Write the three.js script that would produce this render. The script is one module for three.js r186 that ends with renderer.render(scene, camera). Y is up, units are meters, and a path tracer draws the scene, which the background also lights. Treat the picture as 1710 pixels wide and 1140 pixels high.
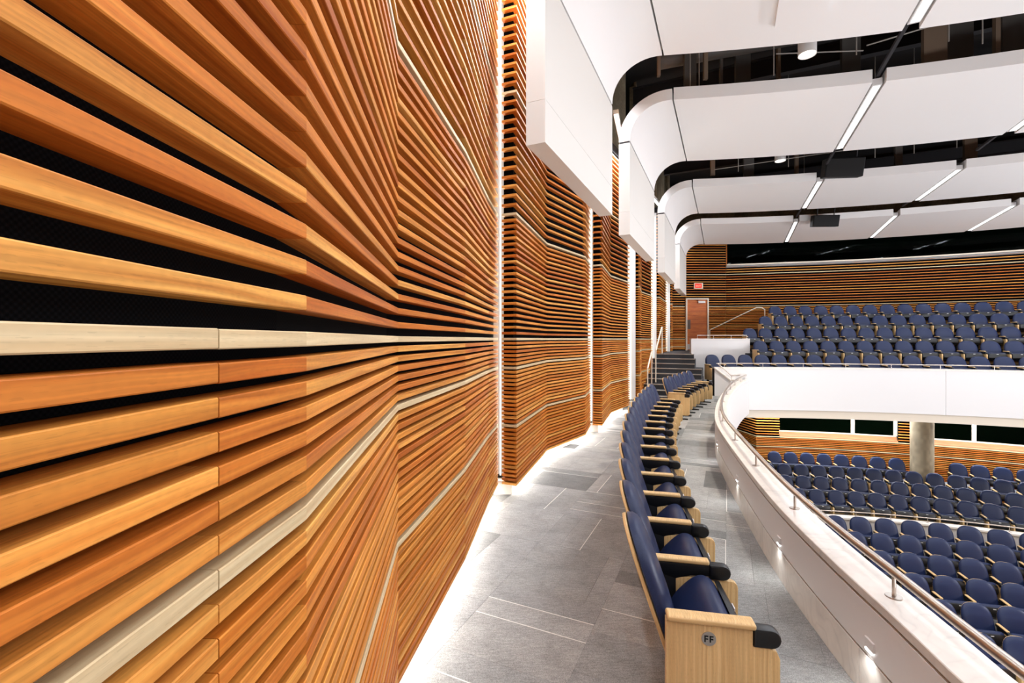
import * as THREE from 'three';
import { RoundedBoxGeometry } from 'three/addons/geometries/RoundedBoxGeometry.js';
import { TextGeometry } from 'three/addons/geometries/TextGeometry.js';
import { FontLoader } from 'three/addons/loaders/FontLoader.js';
import { RectAreaLightUniformsLib } from 'three/addons/lights/RectAreaLightUniformsLib.js';
import { mergeGeometries, toCreasedNormals, mergeVertices } from 'three/addons/utils/BufferGeometryUtils.js';

// ---------------------------------------------------------------- camera, exposure
const EYE = 1.87, F = 760;                       // eye height (m), focal length in pixels of the 1710 x 1140 frame
const scene = new THREE.Scene();
scene.background = new THREE.Color(0x000000);
const camera = new THREE.PerspectiveCamera(2 * Math.atan(570 / F) * 180 / Math.PI, 1710 / 1140, 0.03, 120);
camera.position.set(0, EYE, 0);
camera.lookAt(0, EYE, -10);
camera.setViewOffset(1710, 1140, 0, 4, 1710, 1140);
const renderer = new THREE.WebGLRenderer({ antialias: true });
renderer.toneMapping = THREE.LinearToneMapping;
renderer.toneMappingExposure = 1.4;
renderer.shadowMap.enabled = true;
RectAreaLightUniformsLib.init();

// light levels (all lamps of one kind share a level)
const LV = { linear: 75, washer: 150, slot: 13, toe: 52, step: 0.2, can: 60, soffit: 215, stage: 105, side: 140 };
const LAMP = 0xf3f6fd;

// ---------------------------------------------------------------- helpers
let seed = 20240611;
const rnd = () => { seed = (seed * 1664525 + 1013904223) >>> 0; return seed / 4294967296; };
const rr = (a, b) => a + (b - a) * rnd();
const pick = a => a[Math.floor(rnd() * a.length) % a.length];
const TH = 25.2 * Math.PI / 180, SI = Math.sin(TH), CO = Math.cos(TH);
const SW = (s, w) => [s * SI + w * CO, s * CO - w * SI];           // hall axes (s along, w across) to plan (x, depth)
const toSW = ([x, d]) => [x * SI + d * CO, x * CO - d * SI];
const V = (x, h, d) => new THREE.Vector3(x, h, -d);
const CS = 0.87, CW = 7.8;                                          // centre of the curved seating
const arcSW = (R, f) => [CS + R * Math.cos(f), CW + R * Math.sin(f)];
const arcPt = (R, f) => SW(...arcSW(R, f));
const arc = (R, f0, f1, n = 40) => Array.from({ length: n + 1 }, (_, i) => arcPt(R, f0 + (f1 - f0) * i / n));
function bearing(R, px) {                                           // angle on a seating arc seen at an image column
  let lo = -1.2, hi = 1.2;
  for (let i = 0; i < 50; i++) { const m = (lo + hi) / 2, p = arcPt(R, m); if (855 + F * p[0] / p[1] < px) lo = m; else hi = m; }
  return lo;
}
const taken = {};
function numbered(n) { if (!(n in taken)) { taken[n] = 0; return n; } taken[n]++; return n + '_' + String(taken[n]).padStart(3, '0'); }
function mesh(name, geo, mat, parent) {
  const m = new THREE.Mesh(geo, mat); m.name = name; m.castShadow = m.receiveShadow = true;
  if (parent) parent.add(m);
  return m;
}
function thing(name, label, category, group) {
  const o = new THREE.Group(); o.name = numbered(name); scene.add(o);
  o.userData = { label, category }; if (group) o.userData.group = group;
  return o;
}
function thingMesh(name, geo, mat, label, category, group) {
  const m = mesh(numbered(name), geo, mat, scene); m.userData = { label, category }; if (group) m.userData.group = group;
  return m;
}
function struct(name, label) {
  const o = new THREE.Group(); o.name = numbered(name); scene.add(o); o.userData = { kind: 'structure', label };
  return o;
}
function structMesh(name, geo, mat, label) {
  const m = mesh(numbered(name), geo, mat, scene); m.userData = { kind: 'structure', label };
  return m;
}
function fixWinding(g) {                                            // outward faces
  const p = g.attributes.position; let v = 0;
  const a = new THREE.Vector3(), b = new THREE.Vector3(), c = new THREE.Vector3();
  const o = new THREE.Vector3().fromBufferAttribute(p, 0);
  for (let i = 0; i < p.count; i += 3) {
    a.fromBufferAttribute(p, i).sub(o); b.fromBufferAttribute(p, i + 1).sub(o); c.fromBufferAttribute(p, i + 2).sub(o);
    v += a.dot(b.cross(c));
  }
  if (v < 0) for (const k of Object.keys(g.attributes)) {
    const t = g.attributes[k], n = t.itemSize, r = t.array;
    for (let i = 0; i < t.count; i += 3) for (let j = 0; j < n; j++) { const x = r[(i + 1) * n + j]; r[(i + 1) * n + j] = r[(i + 2) * n + j]; r[(i + 2) * n + j] = x; }
  }
  g.computeVertexNormals();
  return g;
}
function geoFrom(pos, uv) {
  const g = new THREE.BufferGeometry();
  g.setAttribute('position', new THREE.Float32BufferAttribute(pos, 3));
  g.setAttribute('uv', new THREE.Float32BufferAttribute(uv, 2));
  return fixWinding(g);
}
// mitred normals of a plan polyline; the hall lies to the right of the direction of travel
function mitres(pts) {
  const ns = [];
  for (let i = 0; i < pts.length - 1; i++) { const x = pts[i + 1][0] - pts[i][0], d = pts[i + 1][1] - pts[i][1], l = Math.hypot(x, d); ns.push([d / l, -x / l]); }
  return pts.map((_, i) => {
    const a = ns[Math.max(0, i - 1)], b = ns[Math.min(ns.length - 1, i)], k = 1 + a[0] * b[0] + a[1] * b[1];
    return [(a[0] + b[0]) / k, (a[1] + b[1]) / k];
  });
}
const offset = (pts, o) => { const m = mitres(pts); return pts.map((p, i) => [p[0] + m[i][0] * o, p[1] + m[i][1] * o]); };
// sweep a profile of [offset, height] points along a plan polyline; uv in metres
function sweep(pts, prof, { mit, u0 = 0, v0 = 0, ys } = {}) {
  const m = mit || mitres(pts), n = prof.length, pos = [], uv = [];
  const P = (i, j) => { const [o, y] = prof[j]; return [pts[i][0] + m[i][0] * o, y + (ys ? ys[i] : 0), -(pts[i][1] + m[i][1] * o)]; };
  const per = [0]; for (let j = 0; j < n; j++) { const a = prof[j], b = prof[(j + 1) % n]; per.push(per[j] + Math.hypot(b[0] - a[0], b[1] - a[1])); }
  let L = 0;
  for (let i = 0; i < pts.length - 1; i++) {
    const dl = Math.hypot(pts[i + 1][0] - pts[i][0], pts[i + 1][1] - pts[i][1]);
    for (let j = 0; j < n; j++) {
      const k = (j + 1) % n, a = P(i, j), b = P(i + 1, j), c = P(i + 1, k), d = P(i, k);
      pos.push(...a, ...b, ...c, ...a, ...c, ...d);
      const ua = u0 + L, ub = u0 + L + dl, va = v0 + per[j], vb = v0 + per[j + 1];
      uv.push(ua, va, ub, va, ub, vb, ua, va, ub, vb, ua, vb);
    }
    L += dl;
  }
  const tri = THREE.ShapeUtils.triangulateShape(prof.map(p => new THREE.Vector2(...p)), []);
  for (const t of tri) {
    for (const j of t) { pos.push(...P(0, j)); uv.push(u0 + prof[j][0], v0 + prof[j][1]); }
    for (const j of [t[0], t[2], t[1]]) { pos.push(...P(pts.length - 1, j)); uv.push(u0 + prof[j][0], v0 + prof[j][1]); }
  }
  // make the cap winding agree with the sides
  return geoFrom(pos, uv);
}
const smooth = (g, a = 0.5) => toCreasedNormals(g, a);
const rect = (o0, o1, y0, y1) => [[o0, y0], [o1, y0], [o1, y1], [o0, y1]];
// flat slab with the outline given in plan
function prism(poly, y0, y1) {
  const g = new THREE.ExtrudeGeometry(new THREE.Shape(poly.map(p => new THREE.Vector2(p[0], p[1]))), { depth: y1 - y0, bevelEnabled: false });
  g.rotateX(-Math.PI / 2); g.translate(0, y0, 0);
  return g;
}
function tubePath(points, r, seg = 10, div = 4, closed = false) {
  const c = new THREE.CatmullRomCurve3(points, closed, 'centripetal');
  return new THREE.TubeGeometry(c, Math.max(2, points.length * div), r, seg, closed);
}
function polyTube(points, r, seg = 10) {                            // straight runs with ball joints
  const gs = [];
  for (let i = 0; i < points.length - 1; i++) {
    const a = points[i], b = points[i + 1], l = a.distanceTo(b);
    const g = new THREE.CylinderGeometry(r, r, l, seg); g.translate(0, l / 2, 0);
    g.applyQuaternion(new THREE.Quaternion().setFromUnitVectors(new THREE.Vector3(0, 1, 0), b.clone().sub(a).normalize())); g.translate(a.x, a.y, a.z);
    gs.push(g);
    if (i) { const s = new THREE.SphereGeometry(r, seg, 8); s.translate(a.x, a.y, a.z); gs.push(s); }
  }
  return mergeGeometries(gs);
}
const box = (w, h, d, x = 0, y = 0, z = 0) => { const g = new THREE.BoxGeometry(w, h, d); g.translate(x, y, z); return g; };
const rbox = (w, h, d, r, x = 0, y = 0, z = 0, s = 2) => { const g = new RoundedBoxGeometry(w, h, d, s, r); g.translate(x, y, z); return g; };
// area light of width along xAxis, shining along dir
function areaLight(pos, xAxis, dir, w, h, level, color = LAMP, parent = scene) {
  const l = new THREE.RectAreaLight(color, level, w, h);
  const z = dir.clone().normalize().negate(), x = xAxis.clone().addScaledVector(z, -xAxis.dot(z)).normalize(), y = z.clone().cross(x);
  l.quaternion.setFromRotationMatrix(new THREE.Matrix4().makeBasis(x, y, z));
  l.position.copy(pos); l.name = 'lamp_light'; parent.add(l);
  return l;
}

// ---------------------------------------------------------------- textures and materials
function hash2(x, y, s) { let h = (x * 374761393 + y * 668265263 + s * 974634721) | 0; h = Math.imul(h ^ (h >>> 13), 1274126177); return ((h ^ (h >>> 16)) >>> 0) / 4294967296; }
function noise(x, y, px, py, s) {                                   // value noise, periodic in px, py
  const xi = Math.floor(x), yi = Math.floor(y), fx = x - xi, fy = y - yi, u = fx * fx * (3 - 2 * fx), v = fy * fy * (3 - 2 * fy);
  const g = (a, b) => hash2(((a % px) + px) % px, ((b % py) + py) % py, s);
  return (g(xi, yi) * (1 - u) + g(xi + 1, yi) * u) * (1 - v) + (g(xi, yi + 1) * (1 - u) + g(xi + 1, yi + 1) * u) * v;
}
function dataTex(w, h, fn, mw, mh, srgb = true) {
  const d = new Uint8Array(w * h * 4);
  for (let y = 0; y < h; y++) for (let x = 0; x < w; x++) {
    const c = fn(x / w, y / h), i = (y * w + x) * 4;
    for (let k = 0; k < 3; k++) d[i + k] = Math.max(0, Math.min(255, Math.round(c[k] * 255)));
    d[i + 3] = 255;
  }
  const t = new THREE.DataTexture(d, w, h); t.wrapS = t.wrapT = THREE.RepeatWrapping; t.magFilter = THREE.LinearFilter; t.minFilter = THREE.LinearMipmapLinearFilter; t.generateMipmaps = true;
  if (srgb) t.colorSpace = THREE.SRGBColorSpace;
  t.repeat.set(1 / mw, 1 / mh); t.needsUpdate = true;
  return t;
}
function woodTex(s, warm) {                                         // 1.2 m x 0.25 m of straight grained timber
  return dataTex(1024, 512, (u, v) => {
    const wob = noise(u * 4, v * 3, 4, 3, s) * 0.06 + noise(u * 14, v * 6, 14, 6, s + 7) * 0.012;
    const g1 = noise(u * 3, (v + wob) * 28, 3, 28, s + 1), g2 = noise(u * 10, (v + wob) * 96, 10, 96, s + 2), c = noise(u * 4, v * 5, 4, 5, s + 3);
    const pore = noise(u * 60, v * 256, 60, 256, s + 4), ray = noise(u * 160, v * 60, 160, 60, s + 5);
    const k = 0.86 + (warm < 0.2 ? 0.5 : 1) * (0.17 * (g1 - 0.35) + 0.12 * (g2 - 0.5) + 0.12 * (c - 0.5) + 0.04 * (ray - 0.5)) - (pore > 0.84 ? 0.05 : 0);
    return [k, k * (1 - warm * (1 - g1) * 0.5), k * (1 - warm * (1 - g1))];
  }, 1.2, 0.25);
}
const woodTexs = [woodTex(11, 0.24), woodTex(23, 0.3), woodTex(37, 0.26)], mapleTex = woodTex(53, 0.12);
const std = (c, r = 0.6, o = {}) => new THREE.MeshStandardMaterial({ color: c, roughness: r, ...o });
const tone = (r, g, b) => new THREE.Color().setRGB(r / 255, g / 255, b / 255, THREE.SRGBColorSpace);
const cherry = [tone(228, 156, 70), tone(216, 140, 56), tone(238, 170, 84), tone(208, 128, 50), tone(224, 148, 64), tone(242, 182, 96), tone(213, 134, 55), tone(202, 121, 46), tone(231, 162, 75)]
  .map((c, i) => new THREE.MeshPhysicalMaterial({ color: c, roughness: 0.52, map: woodTexs[i % 3], specularIntensity: 0.45 }));
const pale = std(0xeedaaf, 0.5, { map: mapleTex });
const maple = std(0xf0cd92, 0.45, { map: mapleTex });
const black = std(0x0a0a0b, 0.85), blackMetal = std(0x111214, 0.42), blackPlastic = std(0x0d0e10, 0.35);
const weave = dataTex(128, 128, (u, v) => { const k = 0.75 + 0.25 * Math.sin(u * 50.27) * Math.sin(v * 50.27); return [k, k, k]; }, 0.06, 0.06);
const backing = new THREE.MeshPhysicalMaterial({ color: 0x101012, roughness: 1, map: weave, specularIntensity: 0.15 });
const white = std(0xd6d4d2, 0.55), whitePlaster = std(0xe6e2da, 0.7), cloudWhite = std(0xefedeb, 0.75), dropWhite = std(0xdad7d1, 0.65);
const panelGrey = std(0xeceae8, 0.45), reveal = std(0x1a1614, 0.8);
const marbleTex = dataTex(512, 512, (u, v) => {
  const w = noise(u * 5, v * 5, 5, 5, 71) + 0.5 * noise(u * 11, v * 11, 11, 11, 72);
  const vein = Math.abs(Math.sin((u * 3 + v * 2) * Math.PI * 2 + w * 6)); const patch = noise(u * 3, v * 3, 3, 3, 75); const k = 0.98 - 0.07 * patch * Math.pow(1 - vein, 3) - 0.03 * (noise(u * 30, v * 30, 30, 30, 73)) - 0.07 * noise(u * 8, v * 8, 8, 8, 74);
  return [k, k * 0.99, k * 0.97];
}, 0.9, 0.9);
const marble = std(0xf1ede8, 0.28, { map: marbleTex });
const steel = std(0xc9beb4, 0.33, { metalness: 1 }), steelSoft = std(0xbdb6ae, 0.4, { metalness: 1 });
const navyTex = dataTex(128, 128, (u, v) => { const k = 0.86 + 0.14 * noise(u * 64, v * 64, 64, 64, 5); return [k, k, k]; }, 0.12, 0.12);
const navy = new THREE.MeshPhysicalMaterial({ color: 0x1b2749, roughness: 0.42, specularIntensity: 0.6, map: navyTex });
const carpetTex = dataTex(512, 512, (u, v) => {
  const f = noise(u * 256, v * 256, 256, 256, 91), l = noise(u * 18, v * 256, 18, 256, 92), c = noise(u * 6, v * 6, 6, 6, 93);
  const k = 0.66 + 0.3 * (f - 0.5) + 0.16 * (l - 0.5) + 0.1 * (c - 0.5) + 0.2; return [k, k, k];
}, 0.7, 0.7);
const carpets = [0xa9aaa8, 0xa1a2a0, 0xb0b0ad, 0x7f8180, 0xa6a7a5, 0xadadaa, 0xa3a4a3, 0x8d8f8e].map(c => std(c, 0.95, { map: carpetTex }));
const carpetMid = std(0x8b8d8f, 0.95, { map: carpetTex }), carpetDark = std(0x3c3d40, 0.95, { map: carpetTex }), carpetStripe = std(0xd9d8d2, 0.9);
const concreteTex = dataTex(256, 256, (u, v) => { const k = 0.72 + 0.22 * noise(u * 6, v * 6, 6, 6, 101) + 0.14 * (noise(u * 40, v * 40, 40, 40, 102) - 0.5); return [k, k * 0.98, k * 0.93]; }, 1.6, 1.6);
const concrete = std(0xb9ae98, 0.85, { map: concreteTex });
const doorWood = std(0xcf7630, 0.6, { map: woodTexs[1] });
const tinted = (r, g, b) => new THREE.MeshPhysicalMaterial({ color: tone(r, g, b), roughness: 0.02, transmission: 1, thickness: 0, ior: 1.2, specularIntensity: 0.35 });
const boothGlass = tinted(128, 146, 144), windowGlass = tinted(126, 152, 132);
const roomPaint = std(0x8c8e8e, 0.9);
const frameMetal = std(0xd3c8b6, 0.4), sillWood = std(0xa66a3c, 0.5, { map: woodTexs[0] });
const voidDark = std(0x0e0e10, 0.9), ductGrey = std(0x4a4642, 0.6), pipeGrey = std(0x8f8a84, 0.5), strutDark = std(0x232226, 0.7);
const glow = (c, k) => new THREE.MeshStandardMaterial({ color: 0x111111, emissive: c, emissiveIntensity: k, roughness: 0.6 });
const tubeGlow = glow(0xffffff, 1.6), ledGlow = glow(0xfff4e2, 1.3), stepGlow = glow(0xffffff, 2.5), exitGlow = glow(0xff2a1e, 1.2);

// ---------------------------------------------------------------- slatted left wall
const P1 = 0.0489, P2 = 0.0704, P3 = 0.111, FACE = 0.029, DEP = 0.06;
const levels = [];                                                  // [height of slat centre, pale?]
for (let i = 35; i >= 1; i--) levels.push([EYE - i * P1, i === 7 || i === 21]);
levels.push([EYE, true]);
for (let i = 1; i <= 21; i++) levels.push([EYE + i * P2, i === 21]);
for (let i = 1; i <= 26; i++) levels.push([EYE + 21 * P2 + i * P3, i === 13 || i === 26]);
const TOPW = 6.33, BOTW = EYE - 35 * P1 - FACE / 2;
const bays = [
  [[-0.5136, -1.6], [-0.4159, 0.647], [-0.405, 0.897], [-0.567, 2.27], [-0.366, 3.57], [-0.245, 4.80], [-0.164, 5.42]],
  [[-0.121, 5.42], [0.053, 5.35], [0.547, 7.05], [1.325, 8.2], [1.575, 9.1]],
  [[1.62, 9.14], [1.80, 9.08], [2.32, 10.66], [3.08, 11.9]],
  [[3.14, 12.05], [3.56, 12.75], [4.08, 14.3], [4.83, 15.6]],
  [[4.93, 15.78], [5.21, 16.05], [6.31, 18.5]],
  [[6.42, 18.75], [6.74, 19.15], [7.18, 20.6]],
];
bays[3] = [[3.43, 12.9], [3.60, 12.8], [4.08, 14.3], [4.83, 15.6]];
bays[4] = [[5.04, 16.12], [5.21, 16.05], [6.31, 18.5]];
bays[5] = [[6.60, 19.22], [6.78, 19.2], [7.2, 20.62]];
const slatProf = (y, c = 0.0018) => { const a = y - FACE / 2, b = y + FACE / 2; return [[-DEP, a], [-c, a], [0, a + c], [0, b - c], [-c, b], [-DEP, b]]; };
function visibleRow(p, y) { const d = p[1]; if (d < 0.3) return false; return Math.abs((y - EYE) * F / d) < 590; }
const wallNames = ['closest bay', 'second bay', 'third bay', 'fourth bay', 'fifth bay', 'sixth bay'];
bays.forEach((pts, b) => {
  const wall = struct('wall_left', 'folded wall of horizontal cherry slats on black backing, ' + wallNames[b]);
  const m = mitres(pts);
  mesh('backing', sweep(pts, rect(-DEP - 0.04, -DEP + 0.002, BOTW, TOPW), {}), backing, wall);
  mesh('plinth', sweep(pts, rect(-0.24, -0.19, 0, BOTW + 0.03)), whitePlaster, wall);
  const rest = [];
  for (const [y, isPale] of levels) {
    if (b === 0) {
      for (let i = 0; i < pts.length - 1; i++) {
        let A = pts[i], B = pts[i + 1], whole = y > EYE + 0.01;
        if (whole && i === 1) continue;
        const mat = isPale ? pale : pick(cherry);
        if (whole && i === 0) B = pts[2]; else if (i === 0) { const l = Math.hypot(B[0] - A[0], B[1] - A[1]); B = [B[0] - (B[0] - A[0]) / l * 0.0025, B[1] - (B[1] - A[1]) / l * 0.0025]; }
        const g = sweep([A, B], slatProf(y + (i ? 0 : 0.0008)), { mit: [m[i], m[whole && i === 0 ? 2 : i + 1]], u0: rr(0, 9), v0: rr(0, 5) });
        if (visibleRow(B, y)) mesh('slat', g, mat, wall); else rest.push(g);
      }
    } else mesh('slat', sweep(pts, slatProf(y), { u0: rr(0, 9), v0: rr(0, 5) }), isPale ? pale : pick(cherry), wall);
  }
  if (rest.length) { const o = mesh('slats', mergeGeometries(rest), cherry[4], wall); o.userData.kind = 'stuff'; }
  mesh('head_panel', sweep(pts, rect(-DEP - 0.04, -0.02, TOPW, TOPW + 0.2)), strutDark, wall);
  mesh('upper_wall', sweep(pts, rect(-DEP - 0.25, -DEP - 0.05, TOPW + 0.2, 9.2)), concrete, wall);
  // toe light under the slats
  const led = thing('toe_light', 'warm white strip light hidden under the bottom slat, ' + wallNames[b], 'strip light', 'toe lights under the slatted wall');
  const op = offset(pts, -0.1);
  mesh('diffuser', sweep(op, rect(-0.012, 0.012, BOTW - 0.004, BOTW + 0.01)), ledGlow, led);
  for (let i = 0; i < op.length - 1; i++) {
    const A = op[i], B = op[i + 1], l = Math.hypot(B[0] - A[0], B[1] - A[1]); if (B[1] < -0.5) continue;
    areaLight(V((A[0] + B[0]) / 2, BOTW - 0.012, (A[1] + B[1]) / 2), V(B[0] - A[0], 0, B[1] - A[1]), V(0.25 * (B[1] - A[1]) / l, -1, -0.25 * (B[0] - A[0]) / l), l, 0.03, LV.toe, 0xfff6ee, led);
  }
  // vertical slot light at the far end of the bay
  if (b < 5) {
    const e = pts[pts.length - 1], q = bays[b + 1][0], c = [(e[0] + q[0]) / 2, (e[1] + q[1]) / 2 + 0.17];
    const slot = thing('slot_light', 'bright vertical light slot between two slatted bays, after the ' + ['closest', 'second', 'third', 'fourth', 'fifth'][b] + ' bay', 'slot light', 'vertical light slots in the slatted wall');
    mesh('channel', mergeGeometries([box(0.34, TOPW - 0.2, 0.02, c[0], (TOPW + 0.2) / 2, -c[1] - 0.06), box(0.02, TOPW - 0.2, 0.16, c[0] - 0.16, (TOPW + 0.2) / 2, -c[1] + 0.02)]), white, slot);
    mesh('plinth_block', box(0.22, BOTW + 0.02, 0.12, c[0] + 0.03, (BOTW + 0.02) / 2, -c[1] + 0.05), whitePlaster, slot);
    mesh('diffuser', box(b ? 0.07 : 0.02, TOPW - 0.4, 0.02, c[0], TOPW / 2, -c[1]), ledGlow, slot);
    areaLight(V(c[0], TOPW / 2, c[1] - 0.03), new THREE.Vector3(0, 1, 0), V(-0.35, 0, -1), TOPW - 0.4, 0.06, LV.slot, 0xfff2e0, slot);
  }
});

// ---------------------------------------------------------------- side gallery floor and carpet planks
const paraPts = [[1.42, -2.2], [1.50, -0.6], [1.59, 0.6], [1.72, 1.73], [1.80, 2.13], [1.885, 2.63], [2.085, 3.56], [2.50, 5.0], [3.17, 7.06], [3.70, 8.3], [4.47, 9.86], [5.42, 11.6], [6.75, 13.8], [7.62, 15.05]];
const paraCurve = new THREE.CatmullRomCurve3(paraPts.map(p => new THREE.Vector3(p[0], 0, p[1])), false, 'centripetal');
const para = paraCurve.getSpacedPoints(90).map(v => [v.x, v.z]);
const wallLine = bays.flat();
const galleryPoly = [...offset(para, 0.1), SW(17.6, -0.2), SW(17.6, -3.4), [5.6, 18], ...offset(wallLine.slice(0, 22), -0.2).reverse()];
const floor = struct('floor', 'side gallery floor of grey carpet planks laid in alternating directions');
mesh('slab', prism([[1.5, -2.2], ...para.map(p => [p[0] + 0.08, p[1]]), [7.0, 16.4], [5.2, 17.3], [4.3, 15.6], [3.0, 12.6], [1.4, 9.6], [-0.2, 6.0], [-0.62, 2.4], [-0.85, -2.2]], -0.5, -0.006), carpetDark, floor);
const xAt = (line, d) => { for (let i = 0; i < line.length - 1; i++) { const a = line[i], b = line[i + 1]; if ((a[1] - d) * (b[1] - d) <= 0 && a[1] !== b[1]) return a[0] + (b[0] - a[0]) * (d - a[1]) / (b[1] - a[1]); } return null; };
function clipHalf(poly, p, n) {                                     // keep (q - p) . n <= 0
  const out = [];
  for (let i = 0; i < poly.length; i++) {
    const a = poly[i], b = poly[(i + 1) % poly.length];
    const da = (a[0] - p[0]) * n[0] + (a[1] - p[1]) * n[1], db = (b[0] - p[0]) * n[0] + (b[1] - p[1]) * n[1];
    if (da <= 0) out.push(a);
    if (da * db < 0) { const t = da / (da - db); out.push([a[0] + (b[0] - a[0]) * t, a[1] + (b[1] - a[1]) * t]); }
  }
  return out;
}
const paraMit = mitres(para);
function clipToParapet(poly) {
  const c = poly.reduce((s, p) => [s[0] + p[0] / poly.length, s[1] + p[1] / poly.length], [0, 0]);
  let bi = 0, bd = 1e9; para.forEach((p, i) => { const q = Math.hypot(p[0] - c[0], p[1] - c[1]); if (q < bd) { bd = q; bi = i; } });
  if (bd > 1.2) return poly;
  const n = paraMit[bi], p = para[bi];
  return clipHalf(poly, [p[0] + n[0] * 0.02, p[1] + n[1] * 0.02], n);
}
{
  const B = 0.78; let count = 0; const far = [];
  for (let i = -2; i < 21; i++) for (let j = -6; j < 4; j++) {
    const along = rnd() < 0.5; let t = 0; const offs = rr(-0.3, 0.3) * 0;
    while (t < B - 0.01) {
      let wd = pick([0.13, 0.195, 0.26, 0.39]); if (B - t - wd < 0.1) wd = B - t;
      const s0 = i * B, w0 = j * B, e = 0.0006;
      const R = along ? [[s0 + e, w0 + t + e], [s0 + B - e, w0 + t + e], [s0 + B - e, w0 + t + wd - e], [s0 + e, w0 + t + wd - e]]
        : [[s0 + t + e, w0 + e], [s0 + t + e, w0 + B - e], [s0 + t + wd - e, w0 + B - e], [s0 + t + wd - e, w0 + e]];
      t += wd;
      const mat = pick(carpets), stripe = rnd() < 0.42, side = rnd() < 0.5;
      let poly = R.map(p => SW(...p));
      const c = [(poly[0][0] + poly[2][0]) / 2, (poly[0][1] + poly[2][1]) / 2];
      const xr = xAt(para, c[1]), xl = xAt(wallLine, c[1]);
      if (xr === null || xl === null || c[1] < -0.6 || c[0] < xl - 0.45 || c[0] > xr + 0.5 || c[1] > 15.2) continue;
      poly = clipToParapet(poly); if (poly.length < 3) continue;
      // keep plank order: the stripe follows the first or the third edge of the uncut plank
      const g = prism(poly, -0.006, rr(-0.0006, 0.0006));
      if (c[1] < 0.9) { far.push(g); continue; }
      const pl = mesh('carpet_plank', g, mat, floor); count++;
      if (stripe && poly.length === 4) {
        const a = side ? poly[0] : poly[3], b = side ? poly[1] : poly[2], q = side ? poly[3] : poly[0];
        const l = Math.hypot(q[0] - a[0], q[1] - a[1]), n = [(q[0] - a[0]) / l * 0.007, (q[1] - a[1]) / l * 0.007];
        mesh('stripe', prism([a, b, [b[0] + n[0], b[1] + n[1]], [a[0] + n[0], a[1] + n[1]]], 0.0004, 0.0014), carpetStripe, pl);
      }
    }
  }
  if (far.length) { const o = mesh('carpet', mergeGeometries(far), carpets[0], floor); o.userData.kind = 'stuff'; }
  console.log('planks', count);
}

// ---------------------------------------------------------------- side parapet: marble cap, panel, marble base, fascia
const CAPH = 0.56, PTH = 0.21;
{
  const wall = struct('wall_parapet', 'curved gallery parapet with marble cap, grey panel and marble base slabs');
  mesh('core', sweep(para, rect(0.075, 0.165, -0.58, CAPH - 0.045)), reveal, wall);
  mesh('panel', smooth(sweep(para, rect(0.004, 0.08, 0.236, CAPH - 0.066))), panelGrey, wall);
  mesh('fascia', smooth(sweep(para, rect(0.163, 0.2, -0.58, CAPH - 0.046))), white, wall);
  const cut = (o0, o1, y0, y1, len, c, name, gap) => {
    const n = Math.round(paraCurve.getLength() / len), per = 8;
    const all = paraCurve.getSpacedPoints(n * per).map(v => [v.x, v.z]), mm = mitres(all);
    for (let k = 0; k < n; k++) {
      const p = all.slice(k * per, k * per + per + 1).map(q => [...q]), mi = mm.slice(k * per, k * per + per + 1);
      const a = p[per - 1], b = p[per], l = Math.hypot(b[0] - a[0], b[1] - a[1]); p[per] = [b[0] - (b[0] - a[0]) / l * gap, b[1] - (b[1] - a[1]) / l * gap];
      const g = sweep(p, [[o0, y0], [o1, y0], [o1, y1 - c], [o1 - c, y1], [o0 + c, y1], [o0, y1 - c]], { mit: mi, u0: k * 0.37 + rr(0, 3), v0: rr(0, 3) });
      mesh(name, smooth(g), marble, wall);
    }
  };
  cut(0, PTH, CAPH - 0.045, CAPH, 1.75, 0.004, 'cap_stone', 0.002);
  cut(0.004, 0.08, 0.001, 0.222, 1.15, 0.0015, 'base_slab', 0.003);
}
// handrail of the side gallery
const railBits = (name, label, pts, y, postPts, rBar = 0.019) => {
  const r = thing(name, label, 'handrail');
  mesh('rail', tubePath(pts.map((p, i) => V(p[0], Array.isArray(y) ? y[i] : y, p[1])), rBar, 18, 8), steel, r);
  postPts.forEach(([p, y0, y1]) => {
    const post = mesh('post', (() => { const g = new THREE.CylinderGeometry(0.009, 0.009, y1 - y0, 10); g.translate(p[0], (y0 + y1) / 2, -p[1]); return g; })(), steel, r);
    const f = new THREE.CylinderGeometry(0.036, 0.038, 0.005, 20); f.translate(p[0], y0 + 0.0025, -p[1]); mesh('flange', f, steelSoft, post);
  });
  return r;
};
{
  const rl = offset(para, 0.11), posts = [];
  let acc = 0, next = 0.45;
  for (let i = 1; i < rl.length; i++) { acc += Math.hypot(rl[i][0] - rl[i - 1][0], rl[i][1] - rl[i - 1][1]); if (acc >= next) { posts.push([rl[i], CAPH, CAPH + 0.115]); next += 1.3; } }
  railBits('handrail', 'polished steel handrail on short posts along the curved marble parapet', rl.filter((_, i) => i % 2 === 0 || i === rl.length - 1), CAPH + 0.125, posts, 0.0225);
}
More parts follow.
